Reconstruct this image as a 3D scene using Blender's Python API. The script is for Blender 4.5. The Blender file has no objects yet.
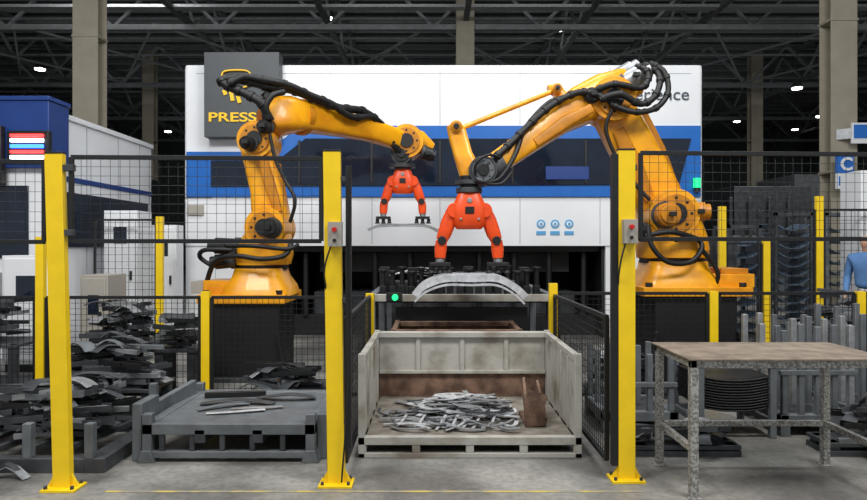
import bpy, bmesh, math, random
from mathutils import Vector, Matrix
random.seed(7)
scene = bpy.context.scene
F = 650.0; EYE = 1.58
def pt(u, v, d):
    """image pixel coordinates at an assumed depth -> world position in metres"""
    return Vector(((u-433.5)*d/F, d, EYE+(245-v)*d/F))
def X(u,d): return (u-433.5)*d/F
def Z(v,d): return EYE+(245-v)*d/F

# ------------------------------------------------------------ materials
def lin(c):
    return tuple(((x/255)/12.92 if x/255<=0.04045 else ((x/255+0.055)/1.055)**2.4) for x in c)+(1.0,)
def mat(name, col, rough=0.5, metal=0.0, var=0.12, scale=6.0, col2=None, lo=0.35, hi=0.7, bump=0.0, emit=0.0, detail=6, coat=0.0):
    m = bpy.data.materials.new(name); m.use_nodes = True
    nt = m.node_tree; b = nt.nodes['Principled BSDF']
    tc = nt.nodes.new('ShaderNodeTexCoord')
    n = nt.nodes.new('ShaderNodeTexNoise'); n.inputs['Scale'].default_value = scale; n.inputs['Detail'].default_value = detail
    nt.links.new(tc.outputs['Object'], n.inputs['Vector'])
    r = nt.nodes.new('ShaderNodeValToRGB')
    c = lin(col)
    c2 = lin(col2) if col2 else tuple(x*(1-var*1.6) for x in c[:3])+(1,)
    r.color_ramp.elements[0].position = lo; r.color_ramp.elements[0].color = c2
    r.color_ramp.elements[1].position = hi; r.color_ramp.elements[1].color = c
    nt.links.new(n.outputs['Fac'], r.inputs['Fac'])
    nt.links.new(r.outputs['Color'], b.inputs['Base Color'])
    b.inputs['Roughness'].default_value = rough; b.inputs['Metallic'].default_value = metal
    if coat: b.inputs['Coat Weight'].default_value = coat
    if bump:
        bp = nt.nodes.new('ShaderNodeBump'); bp.inputs['Strength'].default_value = bump; bp.inputs['Distance'].default_value=0.02
        n2 = nt.nodes.new('ShaderNodeTexNoise'); n2.inputs['Scale'].default_value = scale*8
        nt.links.new(tc.outputs['Object'], n2.inputs['Vector'])
        nt.links.new(n2.outputs['Fac'], bp.inputs['Height']); nt.links.new(bp.outputs['Normal'], b.inputs['Normal'])
    if emit:
        b.inputs['Emission Color'].default_value = c; b.inputs['Emission Strength'].default_value = emit
    return m
M = {}
M['white']  = mat('press_white_paint',(236,238,241),0.35,var=0.05,scale=1.5)
M['seam']   = mat('panel_seam_grey',(150,155,160),0.6)
M['blue']   = mat('press_blue_paint',(22,102,188),0.35,var=0.06)
M['glass']  = mat('tinted_window_glass',(24,36,54),0.08,var=0.3,scale=2)
M['black']  = mat('black_paint',(23,24,26),0.5)
M['rubber'] = mat('black_rubber',(19,19,20),0.55)
M['char']   = mat('charcoal_sign',(72,77,80),0.5,var=0.04)
M['yel']    = mat('robot_yellow_paint',(246,172,14),0.38,scale=4,col2=(218,140,14),lo=.32,hi=.6,coat=0.15)
M['yel2']   = mat('robot_yellow_dark_paint',(208,134,12),0.45,var=0.15,scale=8)  # deeper yellow for joint caps, arm inlays and some motors
M['post']   = mat('post_yellow_paint',(255,214,22),0.4,var=0.05,scale=9)
M['logo']   = mat('logo_yellow',(250,200,30),0.5,var=0)
M['orange'] = mat('gripper_orange',(253,84,24),0.4,var=0.1,scale=9)
M['steel']  = mat('galvanised_steel',(172,175,177),0.4,0.5,var=0.2,scale=14)
M['bright'] = mat('bright_sheet_steel',(224,226,230),0.35,0.35,var=0.2,scale=20)
M['dsteel'] = mat('dark_mill_steel',(84,87,91),0.5,0.4,var=0.3,scale=9)
M['gsteel'] = mat('grey_painted_steel',(118,123,127),0.55,0.2,var=0.22,scale=7,bump=0.1)
M['binp']   = mat('worn_bin_paint',(180,178,170),0.6,0.1,scale=4,col2=(140,132,120),lo=0.34,hi=0.55,bump=0.15)
M['rust']   = mat('rusty_steel',(134,106,88),0.8,0.1,scale=9,col2=(84,62,50),lo=0.35,hi=0.65,bump=0.3)
M['binfl']  = mat('scraped_bin_floor',(146,140,130),0.65,0.2,scale=7,col2=(112,102,92),lo=0.35,hi=0.65,bump=0.15)
M['col']    = mat('column_paint',(160,153,136),0.7,var=0.08,scale=3)
M['roof']   = mat('roof_deck',(52,54,56),0.8,var=0.2)
M['purl']   = mat('roof_steel',(128,131,132),0.8,var=0.15)
M['truss']  = mat('truss_steel',(96,99,100),0.8,var=0.2)
M['wall']   = mat('hall_wall',(92,96,98),0.8,var=0.15,scale=0.6)
M['wood']   = mat('bench_top',(150,136,120),0.6,0.15,scale=8,col2=(116,104,92),lo=0.35,hi=0.65,bump=0.15)
M['legs']   = mat('bench_leg_speckled',(172,172,168),0.6,0.2,scale=60,col2=(116,113,108),lo=0.42,hi=0.58)
M['lblue']  = mat('machine_blue',(24,60,130),0.4,var=0.08)
M['lamp']   = mat('lamp_white',(255,255,255),0.5,var=0,emit=14)
M['lwhite'] = mat('beacon_white',(235,240,255),0.5,var=0,emit=5)
M['lred']   = mat('beacon_red',(255,50,50),0.5,var=0,emit=4)
M['lcyan']  = mat('beacon_blue',(50,110,255),0.5,var=0,emit=4)
M['lgreen'] = mat('beacon_green',(30,220,130),0.5,var=0,emit=1.3)
M['sblue']  = mat('sign_blue',(36,110,200),0.5,var=0.02)
M['icon']   = mat('icon_blue',(90,160,210),0.5,var=0.02)
M['red']    = mat('button_red',(200,30,25),0.4,var=0.02)
M['gbox']   = mat('switch_box_grey',(168,163,153),0.5,var=0.05)
M['bpart']  = mat('blue_grey_sheets',(120,142,165),0.35,0.4,var=0.25,scale=5)
M['line']   = mat('worn_floor_yellow',(190,168,90),0.7,scale=5,col2=(138,133,120),lo=0.42,hi=0.6)
M['text']   = mat('text_grey',(70,78,88),0.5,var=0.02)
M['shirt']  = mat('work_shirt_blue',(86,128,180),0.8,var=0.15)
M['trouser']= mat('work_trousers_navy',(38,44,60),0.85,var=0.15)
M['skin']   = mat('skin',(196,150,124),0.55,var=0.04)
M['hair']   = mat('black_hair',(22,19,18),0.6)

fm = bpy.data.materials.new('concrete_floor'); fm.use_nodes=True
nt = fm.node_tree; b = nt.nodes['Principled BSDF']
tc = nt.nodes.new('ShaderNodeTexCoord')
n1 = nt.nodes.new('ShaderNodeTexNoise'); n1.inputs['Scale'].default_value=1.3; n1.inputs['Detail'].default_value=8
n2 = nt.nodes.new('ShaderNodeTexNoise'); n2.inputs['Scale'].default_value=22; n2.inputs['Detail'].default_value=5
r1 = nt.nodes.new('ShaderNodeValToRGB'); r1.color_ramp.elements[0].position=.38; r1.color_ramp.elements[0].color=lin((104,102,98)); r1.color_ramp.elements[1].position=.62; r1.color_ramp.elements[1].color=lin((152,150,144))
r2 = nt.nodes.new('ShaderNodeValToRGB'); r2.color_ramp.elements[0].position=.3; r2.color_ramp.elements[0].color=(.55,.55,.55,1); r2.color_ramp.elements[1].position=.6
mx = nt.nodes.new('ShaderNodeMix'); mx.data_type='RGBA'; mx.blend_type='MULTIPLY'; mx.inputs['Factor'].default_value=.65
nt.links.new(tc.outputs['Object'],n1.inputs['Vector']); nt.links.new(tc.outputs['Object'],n2.inputs['Vector'])
nt.links.new(n1.outputs['Fac'],r1.inputs['Fac']); nt.links.new(n2.outputs['Fac'],r2.inputs['Fac'])
nt.links.new(r1.outputs['Color'],mx.inputs['A']); nt.links.new(r2.outputs['Color'],mx.inputs['B'])
nt.links.new(mx.outputs['Result'],b.inputs['Base Color'])
rr = nt.nodes.new('ShaderNodeMapRange'); rr.inputs['To Min'].default_value=.28; rr.inputs['To Max'].default_value=.6
nt.links.new(n1.outputs['Fac'],rr.inputs['Value']); nt.links.new(rr.outputs['Result'],b.inputs['Roughness'])
M['floor']=fm

# ------------------------------------------------------------ mesh builder
YAX = Vector((0,1,0)); ZAX = Vector((0,0,1))
class MB:
    def __init__(s,name): s.name=name; s.v=[]; s.f=[]; s.m=[]; s.mats=[]
    def mi(s,k):
        if k not in s.mats: s.mats.append(k)
        return s.mats.index(k)
    def add(s,vs,fs,k):
        o=len(s.v); s.v+= [tuple(x) for x in vs]; i=s.mi(k)
        for f in fs: s.f.append([a+o for a in f]); s.m.append(i)
    def box(s,x0,x1,y0,y1,z0,z1,k):
        vs=[(x0,y0,z0),(x1,y0,z0),(x1,y1,z0),(x0,y1,z0),(x0,y0,z1),(x1,y0,z1),(x1,y1,z1),(x0,y1,z1)]
        s.add(vs,[(0,3,2,1),(4,5,6,7),(0,1,5,4),(1,2,6,5),(2,3,7,6),(3,0,4,7)],k)
    def beam(s,p,q,w,h,k,ref=ZAX):
        p=Vector(p);q=Vector(q);t=(q-p).normalized()
        if abs(t.dot(ref))>.98: ref=YAX if abs(t.dot(YAX))<.9 else Vector((1,0,0))
        a=t.cross(ref).normalized(); c=a.cross(t).normalized()
        vs=[]
        for P in (p,q):
            for sx,sz in ((-1,-1),(1,-1),(1,1),(-1,1)): vs.append(P+a*sx*w/2+c*sz*h/2)
        s.add(vs,[(0,1,2,3),(7,6,5,4),(0,4,5,1),(1,5,6,2),(2,6,7,3),(3,7,4,0)],k)
    def rings(s,R,k,cap=True):
        n=len(R[0]); vs=[p for r in R for p in r]; fs=[]
        for i in range(len(R)-1):
            for j in range(n):
                fs.append((i*n+j,i*n+(j+1)%n,(i+1)*n+(j+1)%n,(i+1)*n+j))
        if cap: fs.append(tuple(range(n))[::-1]); fs.append(tuple((len(R)-1)*n+j for j in range(n)))
        s.add(vs,fs,k)
    def cyl(s,p,q,r,k,r2=None,seg=20):
        p=Vector(p);q=Vector(q); r2=r if r2 is None else r2
        t=(q-p).normalized(); ref=ZAX if abs(t.z)<.9 else Vector((1,0,0))
        a=t.cross(ref).normalized(); c=a.cross(t)
        R=[]
        for P,rr in ((p,r),(q,r2)):
            R.append([P+(a*math.cos(x)+c*math.sin(x))*rr for x in [2*math.pi*i/seg for i in range(seg)]])
        s.rings(R,k)
    def loft(s,secs,k,ex=4.0,seg=20,ref=YAX):
        """secs: (point, width in plane, depth along ref)"""
        R=[]
        for i,(P,w,h) in enumerate(secs):
            P=Vector(P)
            A=Vector(secs[max(0,i-1)][0]); B=Vector(secs[min(len(secs)-1,i+1)][0])
            t=(B-A).normalized(); bb=(ref-t*ref.dot(t)).normalized(); n=bb.cross(t).normalized()
            ring=[]
            for j in range(seg):
                a=2*math.pi*(j+.5)/seg; ca,sa=math.cos(a),math.sin(a)
                cx=math.copysign(abs(ca)**(2/ex),ca); cy=math.copysign(abs(sa)**(2/ex),sa)
                ring.append(P+n*cx*w/2+bb*cy*h/2)
            R.append(ring)
        s.rings(R,k)
    def spline(s,pts,n=8):
        P=[Vector(p) for p in pts]; out=[]
        for i in range(len(P)-1):
            a=P[max(0,i-1)];b_=P[i];c=P[i+1];d=P[min(len(P)-1,i+2)]
            for j in range(n):
                t=j/n
                out.append(.5*((2*b_)+(c-a)*t+(2*a-5*b_+4*c-d)*t*t+(3*b_-a-3*c+d)*t**3))
        out.append(P[-1]); return out
    def tube(s,pts,r,k,n=7,seg=10,clamps=0):
        C=s.spline(pts,n); R=[]; prev=None
        for i,P in enumerate(C):
            t=(C[min(len(C)-1,i+1)]-C[max(0,i-1)]).normalized()
            if prev is None:
                ref=ZAX if abs(t.z)<.9 else YAX
                a=t.cross(ref).normalized()
            else: a=(prev-t*prev.dot(t)).normalized()
            prev=a; c=a.cross(t)
            R.append([P+(a*math.cos(x)+c*math.sin(x))*r for x in [2*math.pi*j/seg for j in range(seg)]])
        s.rings(R,k)
        if clamps:
            for i in range(2,len(C)-2,clamps):
                t=(C[i+1]-C[i-1]).normalized(); s.cyl(C[i]-t*.025,C[i]+t*.025,r*1.25,k,seg=12)
    def ribbon(s,pts,w,th,k,n=4,ref=ZAX,smooth=True):
        C=s.spline(pts,n) if smooth else [Vector(p) for p in pts]; R=[]
        for i,P in enumerate(C):
            t=(C[min(len(C)-1,i+1)]-C[max(0,i-1)]).normalized()
            a=t.cross(ref)
            if a.length<.05: a=t.cross(YAX)
            a.normalize(); c=a.cross(t)
            R.append([P+a*w/2+c*th/2,P-a*w/2+c*th/2,P-a*w/2-c*th/2,P+a*w/2-c*th/2])
        s.rings(R,k)
    def prism(s,poly,y0,y1,k):
        n=len(poly); vs=[(x,y0,z) for x,z in poly]+[(x,y1,z) for x,z in poly]
        fs=[tuple(range(n)),tuple(range(2*n-1,n-1,-1))]+[(i,(i+1)%n,n+(i+1)%n,n+i) for i in range(n)]
        s.add(vs,fs,k)
    def done(s,bevel=0.0,ang=40):
        me=bpy.data.meshes.new(s.name); me.from_pydata(s.v,[],s.f)
        for k in s.mats: me.materials.append(M[k])
        me.polygons.foreach_set('material_index',s.m)
        bm=bmesh.new(); bm.from_mesh(me); bmesh.ops.recalc_face_normals(bm,faces=bm.faces); bm.to_mesh(me); bm.free()
        me.shade_smooth(); me.set_sharp_from_angle(angle=math.radians(ang)); me.update()
        ob=bpy.data.objects.new(s.name,me); scene.collection.objects.link(ob)
        if bevel:
            b=ob.modifiers.new('bevel','BEVEL'); b.width=bevel; b.segments=2; b.limit_method='ANGLE'; b.angle_limit=math.radians(50)
        return ob
def text(body,name,loc,size,k,parent,width=None,bold=0.0):
    cu=bpy.data.curves.new(name,'FONT'); cu.body=body; cu.size=size; cu.extrude=.006; cu.offset=bold
    ob=bpy.data.objects.new(name,cu); scene.collection.objects.link(ob); cu.materials.append(M[k])
    ob.location=loc; ob.rotation_euler=(math.pi/2,0,0)
    bpy.context.view_layer.update()
    if width: ob.scale=(width/ob.dimensions.x,1,1)
    ob.parent=parent
    return ob

# ------------------------------------------------------------ room shell
m=MB('floor'); m.box(-26,26,-3,46,-.2,0,'floor'); m.done()
m=MB('wall_back'); m.box(-26,26,46,46.3,0,10.2,'wall')
for i in range(-5,6): m.box(i*4.8-.15,i*4.8+.15,45.8,46,0,10,'truss')
m.done()
m=MB('wall_left'); m.box(-26.3,-26,-3,46.3,0,10.2,'wall'); m.done()
m=MB('wall_right'); m.box(26,26.3,-3,46.3,0,10.2,'wall'); m.done()
m=MB('ceiling')
m.box(-26.3,26.3,-3,46.3,10,10.2,'roof')
m.done()
m=MB('roof_purlins')
y=14.0
while y<46:
    m.box(-26,26,y-.05,y+.05,9.74,9.995,'purl'); y+=1.1
m.done()
m=MB('roof_truss')
def truss_x(y,zb,zt,x0,x1,step):
    m.box(x0,x1,y-.09,y+.09,zb-.08,zb+.08,'purl'); m.box(x0,x1,y-.09,y+.09,zt-.08,zt,'truss')
    x=x0;i=0
    while x<x1-.01:
        a,b_=(zb,zt-.04) if i%2==0 else (zt-.04,zb)
        m.beam((x,y,a),(x+step,y,b_),.09,.09,'purl'); x+=step;i+=1
def truss_y(x,zb,zt,y0,y1,step):
    m.box(x-.08,x+.08,y0,y1,zb-.07,zb+.07,'truss'); m.box(x-.08,x+.08,y0,y1,zt-.07,zt+.07,'truss')
    y=y0;i=0
    while y<y1-.01:
        a,b_=(zb,zt) if i%2==0 else (zt,zb)
        m.beam((x,y,a),(x,y+step,b_),.08,.08,'purl'); y+=step;i+=1
for yy in (19.5,26.5,33.5,40.5): truss_x(yy,8.1,9.73,-25.6,25.6,1.6)
for xx in (-22,-15,-7.4,-3.2,.97,4.5,8.1,15,22): truss_y(xx,8.3,9.65,14,45,1.55)
for yy in (16.6,17.8,21,23,25,28.5,31,36): m.cyl((-25,yy,8.9),(25,yy,8.9),.045,'purl',seg=8)
for i in range(-6,6): m.beam((i*4.2,19.5,8.2),(i*4.2+4.2,26.5,8.2),.06,.06,'purl'); m.beam((i*4.2+4.2,19.5,8.2),(i*4.2,26.5,8.2),.06,.06,'purl')
m.box(-25,25,18.2,18.5,8.25,8.33,'steel')
m.done()
def column(x,y,w):
    m=MB('steel_column'); 
    m.box(x-w/2,x+w/2,y-.2,y-.17,0,9.99,'col'); m.box(x-w/2,x+w/2,y+.17,y+.2,0,9.99,'col'); m.box(x-.05,x+.05,y-.17,y+.17,0,9.99,'col')
    m.box(x-w/2+.03,x+w/2-.03,y-.165,y-.12,0,9.99,'col')
    m.box(x-w/2-.1,x+w/2+.1,y-.3,y+.3,0,.04,'dsteel')
    for z in (3,6,8.1): m.box(x-w/2-.015,x+w/2+.015,y-.22,y+.22,z,z+.05,'col')
    return m.done(.006)
column(X(90,14),14,.54); column(X(465,19.5),19.5,.54); column(X(838,13),13,.52); column(X(755,28),28,.5); column(X(150,28),28,.5)
for u,v,d in ((797,89,24),(757,108,30),(168,132,36),(150,118,30),(795,130,38),(737,122,38),(40,70,24),(560,30,22),(330,20,21),(820,117,30)):
    m=MB('high_bay_lamp')
    P=pt(u,v,d); m.cyl(P,P+Vector((0,0,.04)),.17,'lamp',seg=16); m.cyl(P+Vector((0,0,.04)),P+Vector((0,0,.28)),.24,'dsteel',r2=.08,seg=16)
    m.cyl(P+Vector((0,0,.28)),(P.x,P.y,9.995),.015,'black',seg=6)
    m.done()

# ------------------------------------------------------------ press
D=11.0
x0,x1=X(184,D),X(703,D); zt=Z(65,D); zb=Z(246,D)
m=MB('stamping_press')
def rrect_plan(x0,x1,y0,y1,r):
    pts=[]
    for cx,cy,a0 in ((x0+r,y0+r,180),(x1-r,y0+r,270),(x1-r,y1-r,0),(x0+r,y1-r,90)):
        for i in range(6):
            a=math.radians(a0+i*18); pts.append((cx+math.cos(a)*r,cy+math.sin(a)*r))
    return pts
pl=rrect_plan(x0,x1,D,15.5,.06)
m.rings([[Vector((a,b_,z)) for a,b_ in pl] for z in (zb,zt-.06)]+[[Vector((a*.998+.0003,b_+.01 if b_<12 else b_-.01,zt)) for a,b_ in pl]],'white')
xl,xr=X(284,D),X(606,D)
m.box(x0+.02,xl,D+.02,15.4,0,zb,'white'); m.box(xr,x1-.02,D+.02,15.4,0,zb,'white')
m.box(xl,xr,13.8,15.4,0,zb,'black')
m.box(xl,xr,D+.2,13.8,zb-.1,zb,'black'); m.box(xl,xl+.05,D+.1,13.8,0,zb,'black'); m.box(xr-.05,xr,D+.1,13.8,0,zb,'black')
m.box(xl,xr,D+.4,13.8,0,.35,'black')
m.box(xl+.4,xr-.4,D+.6,13.6,.35,.75,'dsteel'); m.box(xl+.5,xr-.5,D+.6,13.6,1.1,zb-.1,'black')
for i in range(9):
    xx=xl+.3+i*(xr-xl-.6)/8; m.cyl((xx,D+.35,.35),(xx,D+.35,1.45),.05,'black',seg=10)
def bx(u): return X(u,D)
def bz(v): return Z(v,D)
m.prism([(bx(187),bz(152)),(bx(268),bz(152)),(bx(300),bz(126)),(bx(700),bz(126)),(bx(700),bz(197)),(bx(187),bz(197))],D-.04,D+.1,'blue')
m.prism([(bx(212),bz(161)),(bx(278),bz(161)),(bx(306),bz(139)),(bx(690),bz(139)),(bx(678),bz(185)),(bx(212),bz(187))],D-.06,D,'glass')
for u in (300,372,440,512,585,640): m.box(bx(u)-.02,bx(u)+.02,D-.075,D-.05,bz(184),bz(141),'black')
m.box(bx(545),bx(588),D-.08,D-.055,bz(180),bz(167),'lblue')
for u in (246,300,372,440,520,600,655): m.box(bx(u)-.006,bx(u)+.006,D-.004,D+.05,bz(244),bz(198),'seam')
for u in (330,440,520,610): m.box(bx(u)-.006,bx(u)+.006,D-.004,D+.05,bz(125),bz(68),'seam')
m.box(x0+.2,x1-.2,D-.004,D+.05,bz(74),bz(73.3),'seam')
m.box(x0+.02,bx(212),D-.01,D+.05,bz(198.5),bz(197),'seam')
for u in (215,250): m.box(bx(u)-.006,bx(u)+.006,D-.002+.02,D+.06,.1,bz(248),'seam')
m.box(bx(188),bx(204),D-.04,D+.05,bz(215),bz(205),'gbox')
for u in (541,555,569):
    m.cyl((bx(u),D-.012,bz(224)),(bx(u),D+.02,bz(224)),.075,'icon',seg=20); m.cyl((bx(u),D-.018,bz(224)),(bx(u),D,bz(224)),.045,'white',seg=16)
    m.box(bx(u)-.02,bx(u)+.02,D-.024,D,bz(225.5),bz(222.5),'icon'); m.box(bx(u)-.08,bx(u)+.08,D-.012,D+.02,bz(235),bz(231),'icon')
SD=10.75
sx0,sx1,sz0,sz1=X(204,SD),X(279,SD),Z(137,SD),Z(52,SD)
m.box(sx0,sx1,SD,D+.05,sz0,sz1,'char')
press=m.done(.012)
text('PRESSLE','sign_lettering',(X(208,SD),SD-.01,Z(121.5,SD)),.21,'logo',press,width=X(275,SD)-X(208,SD),bold=.004)
text('experience','slogan_lettering',(X(607,D),D-.01,Z(100,D)),.29,'text',press,width=X(688,D)-X(607,D))
m=MB('sign_logo')
def sp(u,v): return Vector((X(u,SD),SD-.01,Z(v,SD)))
m.ribbon([sp(223,82),sp(223,74),sp(229,71),sp(246,71),sp(251,75),sp(251,82),sp(247,87),sp(238,88)],.02,.075,'logo',ref=YAX,n=4)
m.beam(sp(230,79),sp(230,86),.075,.02,'logo',ref=YAX)
for u,a,b_ in ((224,90,95),(231,91,101),(238,96,103)): m.beam(sp(u,a),sp(u+2,b_),.06,.02,'logo',ref=YAX)
lg=m.done(); lg.parent=press
m=MB('green_status_lamp'); P=pt(697,183,10.9); m.cyl(P-Vector((0,0,.08)),P+Vector((0,0,.08)),.06,'lgreen'); m.cyl(P-Vector((0,0,.14)),P-Vector((0,0,.08)),.05,'black'); m.beam(P-Vector((0,0,.12)),P+Vector((0,.12,-.12)),.04,.04,'black'); l1=m.done(); l1.parent=press

# ------------------------------------------------------------ left machine
m=MB('machine_enclosure')
mx=-5.34; bxr=-5.27
m.box(-10.5,mx,9.0,12.3,0.0,3.40,'white'); m.box(-10.5,mx+.03,8.97,12.33,3.40,3.48,'white')
m.box(-10.5,bxr,8.9,9.4,2.64,3.56,'lblue')
m.box(-10.5,bxr+.02,8.88,9.42,3.56,3.62,'lblue')
m.box(-5.82,bxr+.02,8.86,8.95,2.70,3.14,'black')
lx0,lx1=-5.76,-5.31
m.box(lx0,lx1,8.83,8.87,3.05,3.09,'lred'); m.box(lx0,lx1,8.83,8.87,2.98,3.03,'lwhite'); m.box(lx0,lx1,8.83,8.87,2.90,2.95,'lcyan'); m.box(lx0,lx1,8.83,8.87,2.83,2.87,'lred'); m.box(lx0,lx1,8.83,8.87,2.75,2.80,'lwhite')
m.box(-6.2,-5.86,8.8,8.92,2.4,3.2,'black')
for yy in (10.0,11.0,11.8): m.box(mx-.01,mx+.012,yy-.008,yy+.008,.1,3.38,'seam')
m.box(mx,mx+.03,9.2,12.1,1.55,2.35,'glass'); m.box(mx,mx+.015,9.42,12.3,2.5,2.58,'lblue')
m.box(-8.5,-5.6,8.97,9.0,1.4,2.4,'glass'); m.box(-8,-5.5,8.96,9,.3,1.2,'seam')
m.done(.01)
def cabinet(x,y,w,d,h,k='white'):
    m=MB('control_cabinet')
    m.box(x,x+w,y,y+d,.1,h,k); m.box(x+.02,x+w-.02,y+.02,y+d-.02,0,.1,'black')
    m.box(x+.03,x+w-.03,y-.015,y,.14,h-.04,k); m.box(x+w-.1,x+w-.07,y-.04,y-.01,h*.5,h*.5+.14,'black')
    for i in range(5): m.box(x+w*.2,x+w*.8,y-.02,y-.01,.25+i*.04,.265+i*.04,'seam')
    m.box(x+w*.3,x+w*.7,y-.02,y-.01,h-.5,h-.25,'glass')
    m.done(.01)
cabinet(X(2,8.05),8.05,.6,.36,1.45); cabinet(X(80,8.2),8.2,.35,.5,1.2,'gbox'); cabinet(X(104,9.8),9.8,.5,.5,2.1); cabinet(X(150,10.4),10.4,.42,.3,1.9)
cabinet(X(704,9.9),9.9,.5,.4,1.7,'dsteel'); cabinet(X(861,9.75),9.75,.7,.5,2.7,'white')

# ------------------------------------------------------------ robots
def joint(m,P,r,dep,k='yel',cap='yel2',bolts=8,axis=YAX):
    P=Vector(P); axis=axis.normalized()
    m.cyl(P-axis*dep/2,P+axis*dep/2,r,k,seg=28)
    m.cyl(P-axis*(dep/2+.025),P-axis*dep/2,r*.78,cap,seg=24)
    m.cyl(P-axis*(dep/2+.05),P-axis*(dep/2+.025),r*.42,'black',seg=20)
    a=axis.cross(ZAX).normalized(); c=a.cross(axis)
    for i in range(bolts):
        t=2*math.pi*i/bolts; Q=P-axis*(dep/2+.03)+(a*math.cos(t)+c*math.sin(t))*r*.62
        m.cyl(Q,Q+axis*.02,r*.07,'black',seg=6)
def motor(m,P,dirv,r,L,k='black'):
    P=Vector(P);d=Vector(dirv).normalized()
    m.cyl(P,P+d*L*.2,r*1.15,'dsteel',seg=18); m.cyl(P+d*L*.2,P+d*L*.8,r,k,seg=18); m.cyl(P+d*L*.8,P+d*L,r*.8,k,seg=18)
    m.beam(P+d*L*.5+Vector((0,-r,0)),P+d*L*.5+Vector((0,-r-.06,0)),.07,.05,'black')
def base(m,cx,B,ztop,ped_w,foot_w):
    m.box(cx-ped_w/2,cx+ped_w/2,B-.42,B+.42,.03,ztop-.04,'black')
    m.box(cx-ped_w/2-.12,cx+ped_w/2+.12,B-.55,B+.55,0,.04,'dsteel')
    for sx in (-1,1):
        m.beam((cx+sx*ped_w*.62,B-.42,.04),(cx+sx*ped_w*.5,B-.42,ztop*.6),.03,.12,'black')
    m.box(cx-foot_w/2,cx+foot_w/2,B-.48,B+.48,ztop-.04,ztop+.06,'yel')
    for sx in (-1,1):
        for sy in (-1,1): m.cyl((cx+sx*(foot_w/2-.08),B+sy*.4,ztop+.06),(cx+sx*(foot_w/2-.08),B+sy*.4,ztop+.11),.04,'black',seg=6)
# --- left robot
B=8.0
m=MB('industrial_robot_arm')
cx=X(262,B)
zf=Z(297,B)
base(m,X(252,B),B,zf,.85,1.02)
m.loft([(Vector((cx,B,zf+.04)),.84,.9),(Vector((cx,B,zf+.14)),.78,.84),(Vector((cx,B,zf+.26)),.62,.68),(Vector((cx,B,zf+.36)),.56,.62)],'yel',ex=5)
m.box(cx-.62,cx-.3,B-.3,B+.2,zf+.05,zf+.22,'yel')
m.cyl((cx,B,zf+.34),(cx,B,zf+.43),.31,'black',seg=28); m.cyl((cx,B,zf+.40),(cx,B,zf+.49),.33,'yel',seg=28)
m.loft([(pt(265,262,B),.6,.64),(pt(266,250,B),.64,.66),(pt(269,238,B),.54,.6),(pt(272,222,B),.42,.56)],'yel',ex=3.5)
joint(m,pt(271,228,B),.24,.62)
motor(m,pt(242,247,B-.1),(-1,0,.05),.1,.4); motor(m,pt(236,260,B-.2),(-1,0,-.1),.09,.3)
motor(m,pt(272,228,B-.33),(0,-1,0),.11,.2)
m.loft([(pt(272,232,B),.42,.3),(pt(271,215,B),.44,.32),(pt(267,190,B),.38,.28),(pt(261,165,B),.37,.27),(pt(258,148,B),.42,.3),(pt(263,132,B),.40,.3)],'yel',ex=5)
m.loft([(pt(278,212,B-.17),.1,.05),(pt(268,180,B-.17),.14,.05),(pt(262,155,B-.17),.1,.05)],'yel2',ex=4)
m.cyl(pt(285,225,B+.25),pt(274,165,B+.25),.09,'yel2'); m.cyl(pt(274,165,B+.25),pt(270,140,B+.25),.05,'steel')
joint(m,pt(260,142,B),.22,.46)
motor(m,pt(252,144,B-.26),(-.4,-1,0),.08,.16)
WR=pt(398,140,9.3)
m.loft([(pt(266,122,B-.06),.34,.36),(pt(276,117,B+.02),.46,.44),(pt(288,116,B+.12),.44,.44),(pt(302,117,B+.3),.37,.4),(pt(340,124,B+.7),.33,.34),(pt(372,131,B+1.0),.3,.32),(WR,.28,.32)],'yel',ex=4.5)
motor(m,pt(276,104,B-.05),(-.5,-.3,.5),.07,.2); motor(m,pt(268,128,B-.2),(-.3,-1,0),.08,.16)
m.cyl(pt(300,117,B+.28),pt(305,118,B+.34),.23,'yel2',seg=24)
joint(m,pt(407,143,9.4),.24,.42); m.loft([(pt(400,138,9.35),.36,.36),(pt(418,143,9.45),.36,.36),(pt(430,150,9.5),.22,.3)],'yel',ex=3)
motor(m,pt(422,152,9.35),(1,0,-.35),.1,.2); joint(m,pt(402,155,9.4),.15,.38,'dsteel','black')
m.cyl(pt(402,156,9.4),pt(402,166,9.4),.12,'black'); m.cyl(pt(402,164,9.4),pt(402,168,9.4),.19,'dsteel')
m.tube([pt(268,120,B-.25),pt(262,104,B-.3),pt(246,94,B-.3),pt(230,87,B-.3),pt(222,81,B-.28),pt(232,79,B-.25),pt(250,82,B-.22),pt(270,87,B-.15),pt(292,90,B),pt(315,99,B+.2),pt(340,108,B+.4),pt(362,111,B+.7),pt(378,122,B+1.0),pt(390,140,B+1.1),pt(400,152,9.2)],.052,'rubber',clamps=5)
m.tube([pt(228,84,B-.38),pt(244,77,B-.3),pt(264,80,B-.25),pt(288,85,B-.1),pt(310,95,B+.1),pt(332,104,B+.3),pt(352,117,B+.5),pt(372,117,B+.8),pt(386,128,B+1.05)],.042,'rubber',clamps=6)
m.tube([pt(284,92,B-.2),pt(272,96,B-.3),pt(266,108,B-.32),pt(272,120,B-.25)],.036,'rubber')
m.tube([pt(290,222,B-.3),pt(295,200,B-.35),pt(285,180,B-.3),pt(275,158,B-.3),pt(270,135,B-.3)],.022,'rubber')
m.tube([pt(292,240,B-.3),pt(285,255,B-.42),pt(262,259,B-.5),pt(236,256,B-.48),pt(215,262,B-.35),pt(206,285,B-.2)],.03,'rubber')
m.tube([pt(298,245,B-.3),pt(286,249,B-.42),pt(255,246,B-.5),pt(228,246,B-.4)],.026,'rubber')
m.tube([pt(232,250,B-.3),pt(205,250,B-.3),pt(200,257,B-.2),pt(212,266,B-.2)],.028,'rubber')
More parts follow.
